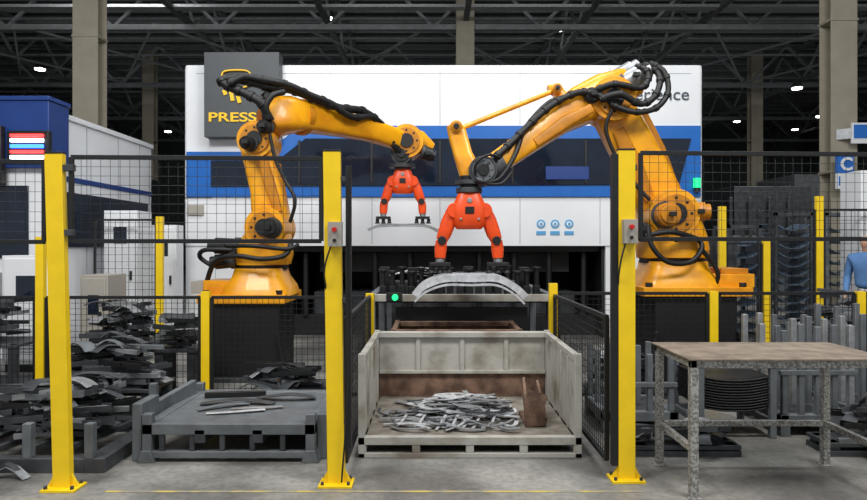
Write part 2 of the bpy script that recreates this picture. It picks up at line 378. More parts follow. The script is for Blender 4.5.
m.box(X(200,B),X(212,B),B-.3,B,Z(292,B),Z(280,B),'gbox')
def gripper(m,C,S):
    """two-legged orange vacuum gripper, C = top flange centre"""
    def q(a,z,y=0): return C+Vector((a*S,y*S,-z*S))
    m.cyl(q(0,0),q(0,.06),.15*S,'dsteel')
    m.loft([(q(0,.04),.24*S,.2*S),(q(0,.12),.30*S,.26*S),(q(0,.24),.42*S,.3*S),(q(0,.34),.40*S,.3*S),(q(0,.42),.36*S,.28*S),(q(0,.47),.28*S,.2*S)],'orange',ex=3.5)
    m.box(C.x-.05*S,C.x+.05*S,C.y-.16*S,C.y-.13*S,C.z-.30*S,C.z-.22*S,'black')
    m.cyl(q(0,.15,-.15),q(0,.15,-.12),.03*S,'steel'); m.cyl(q(.1,.36,-.16),q(.1,.36,-.12),.015*S,'steel'); m.cyl(q(-.1,.36,-.16),q(-.1,.36,-.12),.015*S,'steel')
    for sx in (-1,1):
        m.cyl(q(sx*.17,.26,-.12),q(sx*.17,.26,.12),.085*S,'orange')
        m.loft([(q(sx*.17,.24),.15*S,.15*S),(q(sx*.23,.38),.17*S,.17*S),(q(sx*.28,.52),.16*S,.16*S),(q(sx*.315,.60),.13*S,.13*S)],'orange',ex=3)
        m.cyl(q(sx*.31,.60,-.09),q(sx*.31,.60,.09),.05*S,'black')
        m.loft([(q(sx*.315,.60),.13*S,.13*S),(q(sx*.325,.70),.14*S,.14*S),(q(sx*.33,.80),.12*S,.12*S)],'orange',ex=3)
        m.cyl(q(sx*.33,.80),q(sx*.33,.85),.05*S,'steel')
        m.box(C.x+(sx*.33-.12)*S,C.x+(sx*.33+.12)*S,C.y-.07*S,C.y+.07*S,C.z-.89*S,C.z-.85*S,'black')
        for a in (-.1,0,.1): 
            m.cyl(q(sx*.33+a,.89),q(sx*.33+a,.93),.03*S,'black',seg=10); m.cyl(q(sx*.33+a,.93),q(sx*.33+a,.97),.025*S,'rubber',r2=.045*S,seg=12)
C1=pt(403,166,9.4)
gripper(m,C1,.86)
m.done(.008)
m=MB('stamped_sheet_part')
zz=C1.z-.97*.86-.012
m.ribbon([(C1.x-.5,9.4,zz-.07),(C1.x-.3,9.4,zz-.002),(C1.x,9.4,zz),(C1.x+.3,9.4,zz-.002),(C1.x+.52,9.4,zz-.08)],.35,.012,'steel')
m.ribbon([(C1.x-.48,9.2,zz-.09),(C1.x-.3,9.2,zz-.03),(C1.x+.3,9.2,zz-.03),(C1.x+.5,9.2,zz-.11)],.03,.03,'steel')
m.done()

# --- right robot
B=7.6
m=MB('industrial_robot_arm')
zf=Z(290,B); cx=X(672,B)
base(m,X(682,B),B,zf,.9,1.2)
m.loft([(Vector((cx,B,zf+.04)),.9,.9),(Vector((cx,B,zf+.14)),.84,.86),(Vector((cx,B,zf+.26)),.68,.7),(Vector((cx,B,zf+.34)),.66,.68)],'yel',ex=5)
m.box(X(700,B),X(742,B),B-.3,B+.3,zf+.05,zf+.2,'yel'); m.box(X(712,B),X(738,B),B-.25,B+.25,zf+.2,zf+.26,'yel2')
m.cyl((cx,B,zf+.32),(cx,B,zf+.42),.37,'black',seg=28); m.cyl((cx,B,zf+.38),(cx,B,zf+.48),.4,'yel',seg=28)
m.loft([(pt(672,254,B),.74,.74),(pt(670,240,B),.74,.72),(pt(668,225,B),.66,.7),(pt(666,208,B),.55,.62),(pt(664,198,B),.4,.5)],'yel',ex=3.5)
joint(m,pt(664,215,B),.28,.72)
motor(m,pt(682,212,B-.2),(1,-.2,0),.11,.3,'yel2'); motor(m,pt(664,215,B-.38),(0,-1,0),.13,.22,'yel2')
motor(m,pt(645,232,B-.2),(-1,-.2,0),.1,.25)
L=[(pt(664,220,B),.46,.3),(pt(656,195,B),.54,.32),(pt(641,165,B-.03),.52,.3),(pt(625,135,B-.06),.50,.3),(pt(613,112,B-.08),.48,.32),(pt(606,98,B-.1),.4,.32)]
m.loft(L,'yel',ex=5)
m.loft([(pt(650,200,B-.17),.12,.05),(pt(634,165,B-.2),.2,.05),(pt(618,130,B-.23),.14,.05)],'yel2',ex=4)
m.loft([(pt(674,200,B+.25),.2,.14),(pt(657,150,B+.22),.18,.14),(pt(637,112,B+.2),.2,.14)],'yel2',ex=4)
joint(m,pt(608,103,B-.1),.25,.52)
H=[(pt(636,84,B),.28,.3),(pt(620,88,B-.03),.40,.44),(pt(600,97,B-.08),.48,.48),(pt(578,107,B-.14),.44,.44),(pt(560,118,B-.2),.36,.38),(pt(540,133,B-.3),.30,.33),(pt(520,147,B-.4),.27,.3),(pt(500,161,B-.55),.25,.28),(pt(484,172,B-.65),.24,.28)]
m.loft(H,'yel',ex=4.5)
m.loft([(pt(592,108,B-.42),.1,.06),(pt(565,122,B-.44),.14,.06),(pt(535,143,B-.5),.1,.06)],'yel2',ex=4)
motor(m,pt(616,86,B-.15),(1,0,.5),.12,.42,'steel'); motor(m,pt(608,84,B+.1),(1,0,.6),.11,.42,'steel'); motor(m,pt(590,97,B-.3),(0,-1,0),.09,.12)
m.loft([(pt(560,98,B-.2),.16,.2),(pt(556,88,B-.2),.12,.16),(pt(548,90,B-.2),.1,.14)],'yel',ex=4)
m.cyl(pt(556,90,B-.25),pt(462,128,B-.6),.028,'yel',seg=12)
joint(m,pt(556,90,B-.25),.06,.16,bolts=0)
m.loft([(pt(453,124,B-.62),.15,.1),(pt(457,133,B-.62),.2,.12),(pt(463,155,B-.65),.2,.14),(pt(470,172,B-.68),.24,.18),(pt(474,182,B-.68),.2,.18)],'yel',ex=4)
joint(m,pt(456,128,B-.62),.07,.16,bolts=0)
joint(m,pt(482,172,B-.68),.15,.34,'dsteel','gsteel'); m.loft([(pt(500,165,B-.6),.22,.3),(pt(486,172,B-.66),.26,.32),(pt(474,178,B-.7),.18,.24)],'dsteel',ex=3)
C2=pt(469,188,6.9)
m.cyl(pt(469,176,6.9),C2,.1,'black'); m.cyl(pt(469,181,6.9),pt(469,185,6.9),.15,'dsteel')
m.tube([pt(600,100,B-.45),pt(620,94,B-.5),pt(640,104,B-.45),pt(655,96,B-.4),pt(660,78,B-.3),pt(650,66,B-.2),pt(636,68,B-.2)],.036,'rubber',clamps=5)
m.tube([pt(596,90,B-.4),pt(615,84,B-.45),pt(640,88,B-.4),pt(648,80,B-.35),pt(646,70,B-.3),pt(636,66,B-.2)],.034,'rubber',clamps=5)
m.tube([pt(610,104,B-.42),pt(634,112,B-.45),pt(656,108,B-.4),pt(668,92,B-.35),pt(664,72,B-.3),pt(650,63,B-.2)],.032,'rubber',clamps=6)
m.tube([pt(604,98,B-.42),pt(584,92,B-.4),pt(566,97,B-.45),pt(548,108,B-.5),pt(530,124,B-.55),pt(512,142,B-.65),pt(498,155,B-.75),pt(486,166,B-.85)],.038,'rubber',clamps=5)
m.tube([pt(566,97,B-.4),pt(548,103,B-.4),pt(526,127,B-.5),pt(515,155,B-.7),pt(500,178,B-.8),pt(485,182,B-.85),pt(476,180,B-.85)],.026,'rubber')
m.tube([pt(500,158,B-.8),pt(488,155,B-.9),pt(476,164,B-.9),pt(478,180,B-.85),pt(500,184,B-.85),pt(512,172,B-.75)],.016,'rubber')
m.tube([pt(612,110,B-.42),pt(606,130,B-.4),pt(618,160,B-.4),pt(636,185,B-.42),pt(650,200,B-.45)],.022,'rubber')
m.tube([pt(648,225,B-.5),pt(652,246,B-.55),pt(668,262,B-.55),pt(690,262,B-.5),pt(702,248,B-.45),pt(695,238,B-.4),pt(675,240,B-.45)],.028,'rubber')
m.tube([pt(645,236,B-.5),pt(672,232,B-.55),pt(700,240,B-.45)],.03,'rubber')
m.tube([pt(700,248,B-.42),pt(712,262,B-.4),pt(718,275,B-.4),pt(714,288,B-.35)],.026,'rubber')
gripper(m,C2,.93)
m.done(.008)
m=MB('stamped_sheet_panel')
zz=C2.z-.97*.93-.008
y=6.9
arc=[(415,19),(425,10),(445,3),(470,0),(495,3),(512,11),(523,21)]
arcw=[(X(u,y),y,zz-.006-max(0,dv-3)*y/F) for u,dv in arc]
m.ribbon(arcw,.42,.012,'bright')
m.ribbon([(a,b_-.21,c-.035) for a,b_,c in arcw],.03,.07,'bright',n=4)
m.ribbon([(a*.98,b_-.24,c-.10) for a,b_,c in arcw],.05,.02,'bright')
m.done()

# ------------------------------------------------------------ exit conveyor with fixtures
m=MB('exit_conveyor')
cx0,cx1=X(368,7.35),X(556,7.35)
m.box(cx0,cx1,7.35,7.43,.94,1.02,'binp'); m.box(cx0,cx1,10.3,10.38,.9,1.02,'gsteel')
m.box(cx0+.05,cx1-.05,7.43,10.3,.92,.97,'black')
for xx in (cx0,cx1-.08):
    m.box(xx,xx+.08,7.35,10.38,.9,1.02,'gsteel')
    for yy in (7.36,8.8,10.3): m.box(xx,xx+.08,yy,yy+.08,0,.95,'gsteel')
m.box(cx0+.1,cx1-.1,7.38,7.42,.45,.52,'gsteel'); m.box(cx0+.3,cx1-.3,7.5,7.54,.6,.86,'black')
for i in range(17):
    xx=cx0+.12+i*(cx1-cx0-.24)/16; h=.10+.1*random.random()
    m.box(xx-.04,xx+.04,7.95,8.05,.97,1.04+h*.3,'black'); m.cyl((xx,8.0,1.02),(xx,8.0,1.12+h),.032,'rubber',seg=10); m.cyl((xx,8.0,1.12+h),(xx,8.0,1.15+h),.055,'black',seg=10)
    if i%3==0: m.box(xx-.06,xx+.06,8.2,8.3,.97,1.25+h*.4,'black')
for i in range(4):
    xx=cx0+.25+i*.08; m.ribbon([(xx-.2,8.6,1.14+i*.02),(xx+.1,8.6,1.22+i*.02),(xx+.45,8.7,1.15+i*.02)],.3,.01,'bright')
m.box(cx0+.1,cx0+.8,8.45,8.8,.97,1.1,'dsteel')
m.cyl((X(395,7.3),7.34,.99),(X(395,7.3),7.28,.99),.035,'lgreen'); m.box(X(386,7.3),X(402,7.3),7.33,7.36,.94,1.04,'black')
m.done(.004)

# ------------------------------------------------------------ scrap bins
def bin_(name,x0,x1,y0,y1,h,front,k='binp'):
    m=MB(name); zf=.15; t=.035
    m.box(x0+.02,x1-.02,y0+.03,y1-.02,zf-.03,zf,'binfl')
    for yy in (y0,y1-.06): 
        m.box(x0,x1,yy,yy+.06,zf-.055,zf+.005,k); m.box(x0,x1,yy,yy+.06,0.0,.035,k)
    for xx in (x0,x1-.06): m.box(xx,xx+.06,y0+.06,y1-.06,zf-.055,zf,k)
    n=5
    for i in range(n):
        xx=x0+(x1-x0-.06)*i/(n-1)
        for yy in (y0+.005,y1-.055): m.box(xx,xx+.06,yy,yy+.05,.035,zf-.05,k)
        m.box(xx+.005,xx+.055,y0+.06,y1-.06,zf-.09,zf-.03,'dsteel')
    for xx in (x0,x1-.05):
        for yy in (y0,y1-.05): m.box(xx,xx+.05,yy,yy+.05,0,h+.02,k)
    for xx,sg in ((x0+.01,1),(x1-.01-t,-1)):
        m.box(xx,xx+t,y0+.05,y1-.05,zf,h,k); m.box(xx-.008,xx+t+.008,y0+.05,y1-.05,h-.04,h+.01,k)
        for i in range(1,5):
            yy=y0+(y1-y0)*i/5; m.box(xx-.012,xx+t+.012,yy-.03,yy+.03,zf,h-.04,k)
    m.box(x0+.05,x1-.05,y1-.02-t,y1-.02,zf+.24,h,k); m.box(x0+.05,x1-.05,y1-.018-t-.01,y1-.02,zf,zf+.24,'rust')
    m.box(x0+.05,x1-.05,y1-.06-t,y1-.005,h-.04,h+.01,k); m.box(x0+.05,x1-.05,y1-.06-t,y1-.01,zf+.22,zf+.25,k)
    for i in range(1,4): xx=x0+(x1-x0)*i/4; m.box(xx-.02,xx+.02,y1-.075,y1-.05,zf+.25,h-.04,k)
    if front: m.box(x0+.05,x1-.05,y0+.005,y0+.005+t,zf,h,'rust'); m.box(x0+.02,x1-.02,y0,y0+.06,h-.04,h+.01,k)
    return m.done(.004)
bin_('scrap_bin',X(358,4.82),X(582,4.82),4.82,6.2,.75,False)
bin_('scrap_bin',X(392,6.7),X(520,6.7),6.5,7.28,.72,True,'rust')
m=MB('scrap_metal_pile')
random.seed(5)
for i in range(120):
    a=random.gauss(0,1); b_=random.gauss(0,1)
    cx=.22+a*.30; cy=5.40+b_*.27
    cx=max(-.34,min(.60,cx)); cy=max(5.0,min(5.95,cy))
    hh=.160+.17*math.exp(-((cx-.30)**2/.08+(cy-5.55)**2/.10))*random.random()
    an=random.choice([random.uniform(-.5,.5),random.uniform(-.5,.5),random.uniform(-1.4,1.4)]); Lh=random.uniform(.06,.28); cv=random.uniform(-.11,.13)
    d=Vector((math.cos(an),math.sin(an),random.uniform(-.18,.18))); nn=Vector((-d.y,d.x,0))
    P=Vector((cx,cy,hh+.015))
    pts=[P-d*Lh,P-d*Lh*.4+nn*cv,P+d*Lh*.4+nn*cv,P+d*Lh]
    for p in pts: p.z=max(.165,p.z); p.x=max(-.45,min(.66,p.x)); p.y=max(4.95,min(6.02,p.y))
    m.ribbon(pts,random.uniform(.012,.055),random.uniform(.003,.010),random.choice(['bright','bright','steel','steel','dsteel']),n=3)
for i,xx in enumerate((.02,.12,.30,.22,-.15,-.3,.42)):
    m.ribbon([(xx,4.98+i*.02,.165),(xx+.03,5.08,.175),(xx+.08,5.28,.20)],.02,.006,'bright',n=3)
m.done()
m=MB('rusty_scrap_offcut')
m.ribbon([(.80,5.1,.16),(.79,5.1,.30),(.82,5.12,.42)],.16,.02,'rust',ref=YAX,n=3); m.box(.72,.88,5.1,5.5,.155,.18,'rust'); m.beam((.74,5.14,.17),(.76,5.5,.42),.02,.12,'rust'); m.beam((.88,5.12,.17),(.86,5.45,.40),.02,.14,'rust')
m.done()

# ------------------------------------------------------------ safety fence
def fy(x): return 4.34+.05*(x-.5)*.85
m=MB('safety_fence')
def post(x,h,lean=0.0,w=.112):
    y=fy(x)
    m.beam((x,y,0.01),(x+lean,y,h),w,.05,'post',ref=YAX); m.beam((x+lean,y,h),(x+lean,y,h+.012),w*1.02,.055,'black',ref=YAX)
    m.box(x-.11,x+.11,y-.08,y+.08,0,.016,'post')
    for sx in (-1,1):
        for sy in (-1,1): m.cyl((x+sx*.085,y+sy*.055,.016),(x+sx*.085,y+sy*.055,.036),.012,'dsteel',seg=6)
    m.prism([(x-.10,.016),(x-.055,.016),(x-.055,.10)],y-.01,y+.01,'post'); m.prism([(x+.10,.016),(x+.055,.016),(x+.055,.10)],y-.01,y+.01,'post')
PL,PM,PR=-2.40,-.64,1.295
post(PL,2.17,-.055); post(PM,2.195,-.03); post(PR,2.215,.0); post(3.35,2.2)
post(-4.2,2.17)
def panel(xa,xb,za,zb_,cell=.06):
    fr=.028
    def q(x,z,dy=0): return Vector((x,fy(x)+dy,z))
    for z in (za,zb_): m.beam(q(xa,z),q(xb,z),.025,fr,'black')
    for x in (xa,xb): m.beam(q(x,za),q(x,zb_),fr,.025,'black',ref=YAX)
    n=int((xb-xa)/cell)
    for i in range(1,n): x=xa+(xb-xa)*i/n; m.beam(q(x,za),q(x,zb_),.003,.003,'black',ref=YAX)
    n=int((zb_-za)/cell)
    for i in range(1,n): z=za+(zb_-za)*i/n; m.beam(q(xa,z,.003),q(xb,z,.003),.003,.003,'black')
def brackets(x,sx,zs):
    for z in zs: m.box(min(x,x+sx*.07),max(x,x+sx*.07),fy(x)-.02,fy(x)+.02,z-.02,z+.02,'dsteel')
panel(PL+.05,PM-.10,1.605,2.15); panel(PR+.10,3.25,1.62,2.20); panel(-4.1,PL-.12,1.60,2.12)
brackets(PL,1,(1.66,2.08)); brackets(PM,-1,(1.66,2.08)); brackets(PR,1,(1.68,2.1)); brackets(PL,-1,(1.66,2.08))
m.beam((PM+.08,fy(PM),.25),(PM+.08,fy(PM),2.1),.035,.05,'black',ref=YAX); m.beam((PR-.08,fy(PR),.1),(PR-.08,fy(PR),2.19),.04,.05,'black',ref=YAX)
for z in (.4,1.2,2.0):
    m.box(PM+.03,PM+.09,fy(PM)-.02,fy(PM)+.02,z,z+.03,'dsteel'); m.box(PR-.09,PR-.03,fy(PR)-.02,fy(PR)+.02,z,z+.03,'dsteel')
for x,z in ((PM,1.66),(PR+.01,1.68)):
    y=fy(x)-.025
    m.box(x-.045,x+.045,y-.06,y,z-.09,z+.07,'gbox'); m.cyl((x,y-.06,z+.02),(x,y-.085,z+.02),.016,'red',seg=14); m.cyl((x,y-.06,z-.05),(x,y-.075,z-.05),.012,'black',seg=12)
    m.tube([(x-.03,y-.03,z-.09),(x-.07,y-.04,z-.25),(x-.065,y+.02,z-.5),(x-.06,y+.03,.1)],.006,'black')
m.tube([(PM+.1,fy(PM)-.03,2.1),(PM+.07,fy(PM)-.05,1.5),(PM+.09,fy(PM)-.05,.8),(PM+.04,fy(PM)-.05,.03)],.006,'black')
m.done(.002)

m=MB('low_safety_fence')
def lpost(x,y,h,w=.08): 
    m.box(x-w/2,x+w/2,y-.03,y+.03,0,h,'post'); m.box(x-.09,x+.09,y-.07,y+.07,0,.012,'post')
def lpanel(a,b_,za,zb_,cell=.055,wire=.004):
    a=Vector(a);b_=Vector(b_)
    def q(t,z): P=a.lerp(b_,t); P.z=z; return P
    for z in (za,zb_): m.beam(q(0,z),q(1,z),.03,.03,'black')
    for t in (0,1): m.beam(q(t,za),q(t,zb_),.03,.03,'black')
    L=(b_-a).length; n=int(L/cell)
    for i in range(1,n): m.beam(q(i/n,za),q(i/n,zb_),wire,wire,'black')
    n=int((zb_-za)/cell)
    for i in range(1,n): z=za+(zb_-za)*i/n; m.beam(q(0,z),q(1,z),wire,wire,'black')
FYB=6.45
for x,h in ((X(370,6.45),1.1),(X(206,6.45),1.12),(X(41,6.45),1.66),(X(553,6.45),1.2),(X(713,6.45),1.12),(X(860,6.45),1.12)): lpost(x,FYB,h)
xs=[-5.6,X(41,6.45),X(206,6.45),X(370,6.45)]
for a,b_ in zip(xs,xs[1:]): lpanel((a+.06,FYB,0),(b_-.06,FYB,0),.1,1.06)
xs=[X(553,6.45),X(713,6.45),X(860,6.45),5.6]
for a,b_ in zip(xs,xs[1:]): lpanel((a+.06,FYB,0),(b_-.06,FYB,0),.1,1.1)
lpanel((-.60,4.45,0),(-.63,6.4,0),.1,1.07); lpanel((1.2,4.5,0),(1.195,6.4,0),.1,1.08)
m.done()
m=MB('rear_safety_fence')
RY=9.6
for u,h in ((160,2.0),(722,2.15),(766,1.65),(819,2.3)): lpost(X(u,RY),RY,h,.1)
lpanel((-5.0,RY,0),(X(160,RY)-.06,RY,0),.1,1.95,.1,.006); lpanel((X(722,RY)+.07,RY,0),(X(766,RY)-.07,RY,0),.1,1.6,.1,.006); lpanel((X(766,RY)+.07,RY,0),(X(819,RY)-.07,RY,0),.1,2.1,.1,.006); lpanel((X(819,RY)+.07,RY,0),(8.2,RY,0),.1,2.1,.1,.006)
m.done()

# ------------------------------------------------------------ racks / pallets
m=MB('steel_stillage'); k='gsteel'
x0_,x1_,y0_,y1_,dk,ph=-2.12,-.86,4.72,5.85,.28,.07
for yy in (y0_,y1_-.08): m.box(x0_,x1_,yy,yy+.08,dk-.08,dk,k)
for xx in (x0_,x1_-.08): m.box(xx,xx+.08,y0_,y1_,dk-.08,dk,k)
for i in range(1,3): xx=x0_+(x1_-x0_)*i/3; m.box(xx-.04,xx+.04,y0_,y1_,dk-.14,dk-.04,'dsteel')
for xx in (x0_,x1_-.07):
    for yy in (y0_,y1_-.07):
        m.box(xx,xx+.07,yy,yy+.07,0,dk+ph,k); m.prism([(xx-.03,0),(xx+.1,0),(xx+.07,.09),(xx,.09)],yy-.02,yy+.09,k)
m.box(x0_,x1_,y0_,y0_+.05,.03,.08,k); m.box(x0_,x1_,y1_-.05,y1_,.03,.08,k)
m.box(-2.04,-.94,4.8,5.78,.24,.275,k)
m.box(-2.2,-2.13,4.74,5.05,.0,.42,k); m.beam((-2.17,5.05,.3),(-2.1,5.7,.34),.05,.12,k); m.box(x1_,-.79,4.8,5.4,.0,.33,k)
for i in range(5): m.box(-2.0+.22*i,-1.96+.22*i,4.73,4.76,.08,.2,'dsteel')
m.done(.006)
m=MB('loose_steel_parts')
m.ribbon([(-1.75,5.0,.285),(-1.55,5.03,.29),(-1.32,5.1,.292)],.05,.006,'bright'); m.ribbon([(-1.6,5.14,.285),(-1.4,5.13,.30),(-1.2,5.2,.29)],.05,.006,'steel')
m.ribbon([(-1.9,5.3,.285),(-1.6,5.35,.31),(-1.3,5.3,.29)],.09,.008,'dsteel'); m.ribbon([(-1.5,5.5,.285),(-1.2,5.45,.33),(-1.0,5.5,.29)],.1,.008,'dsteel'); m.beam((-1.95,5.55,.30),(-1.45,5.62,.30),.05,.04,'black'); m.ribbon([(-1.85,5.1,.285),(-1.7,5.2,.30),(-1.5,5.3,.29)],.06,.008,'gsteel')
m.done(.002)
def clutter(name,x0,x1,y0,y1,z0,z1,n,seed,mats=('dsteel','dsteel','gsteel','steel','black'),Lr=(.25,.6),angsp=.5,base=0):
    rnd=random.Random(seed); m=MB(name)
    if base is not None:
        m.box(x0,x1,y0,y1,base,base+.04,'dsteel')
        for xx in (x0+.02,x1-.1):
            for yy in (y0+.02,y1-.1): m.box(xx,xx+.08,yy,yy+.08,base,z0 if z0>base+.06 else base+.06,'dsteel')
        if z0>base+.06: m.box(x0,x1,y0,y1,z0-.03,z0,'dsteel')
    for i in range(n):
        t=i/n; z=z0+.02+(z1-z0)*t*rnd.uniform(.8,1)
        sh=1-.35*t
        cx=(x0+x1)/2+rnd.uniform(-.5,.5)*(x1-x0)*sh*.7; cy=(y0+y1)/2+rnd.uniform(-.5,.5)*(y1-y0)*sh
        L=rnd.uniform(*Lr); a=rnd.uniform(-angsp,angsp)+rnd.choice([0,0,0,.9]); d=Vector((math.cos(a),math.sin(a),rnd.uniform(-.12,.12)))
        P=Vector((cx,cy,z)); kk=rnd.choice(mats); ty=rnd.random()
        if ty<.4:
            w=rnd.uniform(.05,.1); p,q=P-d*L/2,P+d*L/2; nn=Vector((-d.y,d.x,0)).normalized()
            m.beam(p,q,w,.006,kk); m.beam(p+nn*w/2+ZAX*.02,q+nn*w/2+ZAX*.02,.006,.045,kk); m.beam(p-nn*w/2+ZAX*.02,q-nn*w/2+ZAX*.02,.006,.045,kk)
        elif ty<.75:
            nn=Vector((-d.y,d.x,0))
            m.ribbon([P-d*L/2,P-d*L*.2+ZAX*.05+nn*.03,P+d*L*.2+ZAX*.04,P+d*L/2-nn*.04],rnd.uniform(.05,.14),.008,kk,n=4)
        else:
            m.beam(P-d*L/2,P+d*L/2,.04,.04,kk)
    return m
LM=('dsteel','dsteel','gsteel','steel','black')
clutter('steel_profile_stack',-3.25,-2.5,4.72,5.45,.16,.50,80,11,LM,Lr=(.2,.5),base=None).done(.002)
clutter('steel_profile_stack',-3.9,-3.3,4.72,5.45,.16,.40,60,31,LM,Lr=(.2,.5),base=None).done(.002)
clutter('steel_profile_stack',-5.0,-4.15,4.9,6.2,.15,.75,80,12,LM).done(.002)
clutter('steel_profile_stack',-3.5,-2.5,5.75,6.3,.3,.72,70,32,LM,Lr=(.25,.6)).done(.002)
clutter('steel_profile_stack',-3.9,-3.15,7.0,7.7,.5,.95,50,13,LM,Lr=(.2,.45)).done(.002)
clutter('steel_profile_stack',-1.9,-.95,5.98,6.3,.1,.44,34,14,LM,Lr=(.2,.45)).done(.002)
clutter('steel_profile_stack',-5.6,-4.5,7.0,7.7,.5,.95,40,15,LM).done(.002)
clutter('steel_profile_stack',-2.9,-2.45,6.7,7.1,.5,.86,26,16,LM,Lr=(.15,.35)).done(.002)
m=MB('steel_tray_frame')
m.box(-2.42,-2.28,4.5,5.6,.0,.10,'dsteel'); m.box(-3.9,-2.42,4.5,4.58,.0,.1,'dsteel'); m.box(-3.9,-2.42,5.5,5.58,.0,.1,'dsteel')
for xx in (-3.85,-3.35,-2.85,-2.42): m.box(xx,xx+.06,4.5,4.56,.1,.34,'gsteel'); m.box(xx,xx+.06,5.52,5.58,.1,.4,'gsteel')
for i in range(6): m.beam((-3.9+i*.25,4.6,.12),(-3.7+i*.25,5.5,.12),.05,.04,'dsteel')
m.done(.004)
m=MB('loose_steel_parts')
rnd=random.Random(55)
for i in range(16):
    x=-3.6+rnd.random()*1.0; y=4.38+rnd.random()*.05
    m.ribbon([(x-.12,y-.02,.006),(x,y,.05+rnd.random()*.06),(x+.14,y-.03,.006)],.05,.006,rnd.choice(['dsteel','gsteel','steel']),n=3)
m.done()
def upright_rack(x0,x1,y0,y1,h,k,levels,name='parts_rack',fill='bpart',seed=0,bowed=.05):
    rnd=random.Random(seed); m=MB(name)
    for xx in (x0,x1-.05):
        for yy in (y0,y1-.05): m.box(xx,xx+.05,yy,yy+.05,0,h,k)
    for z in (.1,h-.05):
        m.box(x0,x1,y0,y0+.04,z,z+.05,k); m.box(x0,x1,y1-.04,y1,z,z+.05,k); m.box(x0,x0+.04,y0,y1,z,z+.05,k); m.box(x1-.04,x1,y0,y1,z,z+.05,k)
    for i in range(levels):
        z=.22+(h-.35)*i/levels; j=rnd.uniform(-.01,.01)
        m.ribbon([(x0+.03,(y0+y1)/2+j,z+bowed),((x0*2+x1)/3,(y0+y1)/2,z),((x0+2*x1)/3,(y0+y1)/2,z),(x1-.03,(y0+y1)/2+j,z+bowed)],(y1-y0)*.9,.012,fill,n=4)
    return m
upright_rack(2.16,2.80,5.3,5.9,.62,'gsteel',12,fill='black',bowed=.03).done(.003)
upright_rack(X(775,10.4),X(814,10.4),10.4,11,2.1,'dsteel',12,fill='bpart',bowed=.1).done()
upright_rack(X(728,10.4),X(762,10.4),10.4,11,1.9,'dsteel',8,fill='bpart',bowed=.08).done()
upright_rack(X(826,10.4),X(870,10.4),10.4,11,2.1,'gsteel',10,fill='bpart',bowed=.1).done()
def comb_rack(x0,x1,y0,y1,h,n,seed):
    rnd=random.Random(seed); m=MB('comb_post_rack')
    m.box(x0,x1,y0,y0+.07,.1,.18,'gsteel'); m.box(x0,x1,y1-.07,y1,.1,.18,'gsteel'); m.box(x0,x0+.07,y0,y1,.1,.18,'gsteel'); m.box(x1-.07,x1,y0,y1,.1,.18,'gsteel')
    for xx in (x0,x1-.08):
        for yy in (y0,y1-.08): m.box(xx,xx+.08,yy,yy+.08,0,.1,'gsteel')
    m.box(x0+.05,x1-.05,y0+.05,y1-.05,.14,.16,'dsteel')
    for i in range(n):
        xx=x0+.02+(x1-x0-.09)*i/(n-1)
        for yy in (y0+.01,(y0+y1)/2,y1-.06):
            m.box(xx,xx+.045,yy,yy+.045,.18,h+rnd.uniform(-.06,.04),rnd.choice(['gsteel','steel','gsteel']))
    m.box(x0,x1,y0,y0+.04,h*.55,h*.55+.04,'gsteel')
    return m
comb_rack(2.86,3.5,5.35,6.1,.92,5,1).done(.004)
comb_rack(3.6,4.6,5.35,6.2,1.0,6,2).done(.004)
comb_rack(1.42,2.05,5.45,6.1,.70,4,3).done(.004)
clutter('steel_profile_stack',1.5,2.3,4.85,5.1,.08,.18,16,21,Lr=(.2,.45),angsp=.2).done(.002)
clutter('steel_profile_stack',2.95,4.1,4.85,5.15,.1,.4,26,22,Lr=(.2,.4),angsp=.2).done(.002)
clutter('steel_profile_stack',1.6,2.4,6.65,6.95,.1,.5,26,23,Lr=(.2,.4)).done(.002)
clutter('steel_profile_stack',4.1,5.6,6.8,7.9,.5,1.1,50,24).done(.002)
def far_machine(x,y,w,d,h,k1,k2,seed):
    m=MB('distant_machine')
    m.box(x,x+w,y,y+d,0,h*.55,k1); m.box(x+w*.1,x+w*.9,y+.1,y+d,h*.55,h,k2); m.box(x+w*.15,x+w*.85,y-.05,y,h*.2,h*.5,'glass')
    for i in range(4): m.box(x+w*.2*i+.1,x+w*.2*i+.2,y-.03,y+.05,0,h*.9,k2)
    m.box(x-.3,x+w+.3,y-.2,y-.1,h*.5,h*.53,'post')
    m.done(.02)
far_machine(9,20,3,3,3.4,'gsteel','dsteel',1); far_machine(13,24,4,3,4.2,'white','gsteel',2); far_machine(7,30,3,3,4.6,'dsteel','gsteel',3); far_machine(-14,22,4,3,4,'gsteel','dsteel',4); far_machine(-9.5,26,3,3,4.4,'dsteel','gsteel',5)
m=MB('bay_sign'); P=pt(845,170,12.5)
m.box(P.x-.17,P.x+.17,12.5,12.53,P.z-.06,P.z+.30,'sblue'); m.box(P.x-.17,P.x+.17,12.5,12.53,P.z-.36,P.z-.06,'white'); m.box(P.x-.12,P.x+.12,12.49,12.5,P.z-.30,P.z-.12,'sblue'); m.box(P.x-.03,P.x+.03,12.53,12.8,P.z-.1,P.z+.1,'steel')
sg=m.done()
text('C','sign_letter',(P.x-.1,12.485,P.z),.34,'white',sg,bold=.01)
m=MB('first_aid_sign'); P=pt(861,133,12.6); m.box(P.x-.18,P.x+.22,12.6,12.63,P.z-.20,P.z+.20,'white'); m.box(P.x-.14,P.x+.18,12.585,12.6,P.z-.10,P.z+.16,'sblue'); m.beam((P.x-.16,12.63,P.z),(P.x-.35,12.8,P.z),.04,.2,'steel'); m.done()

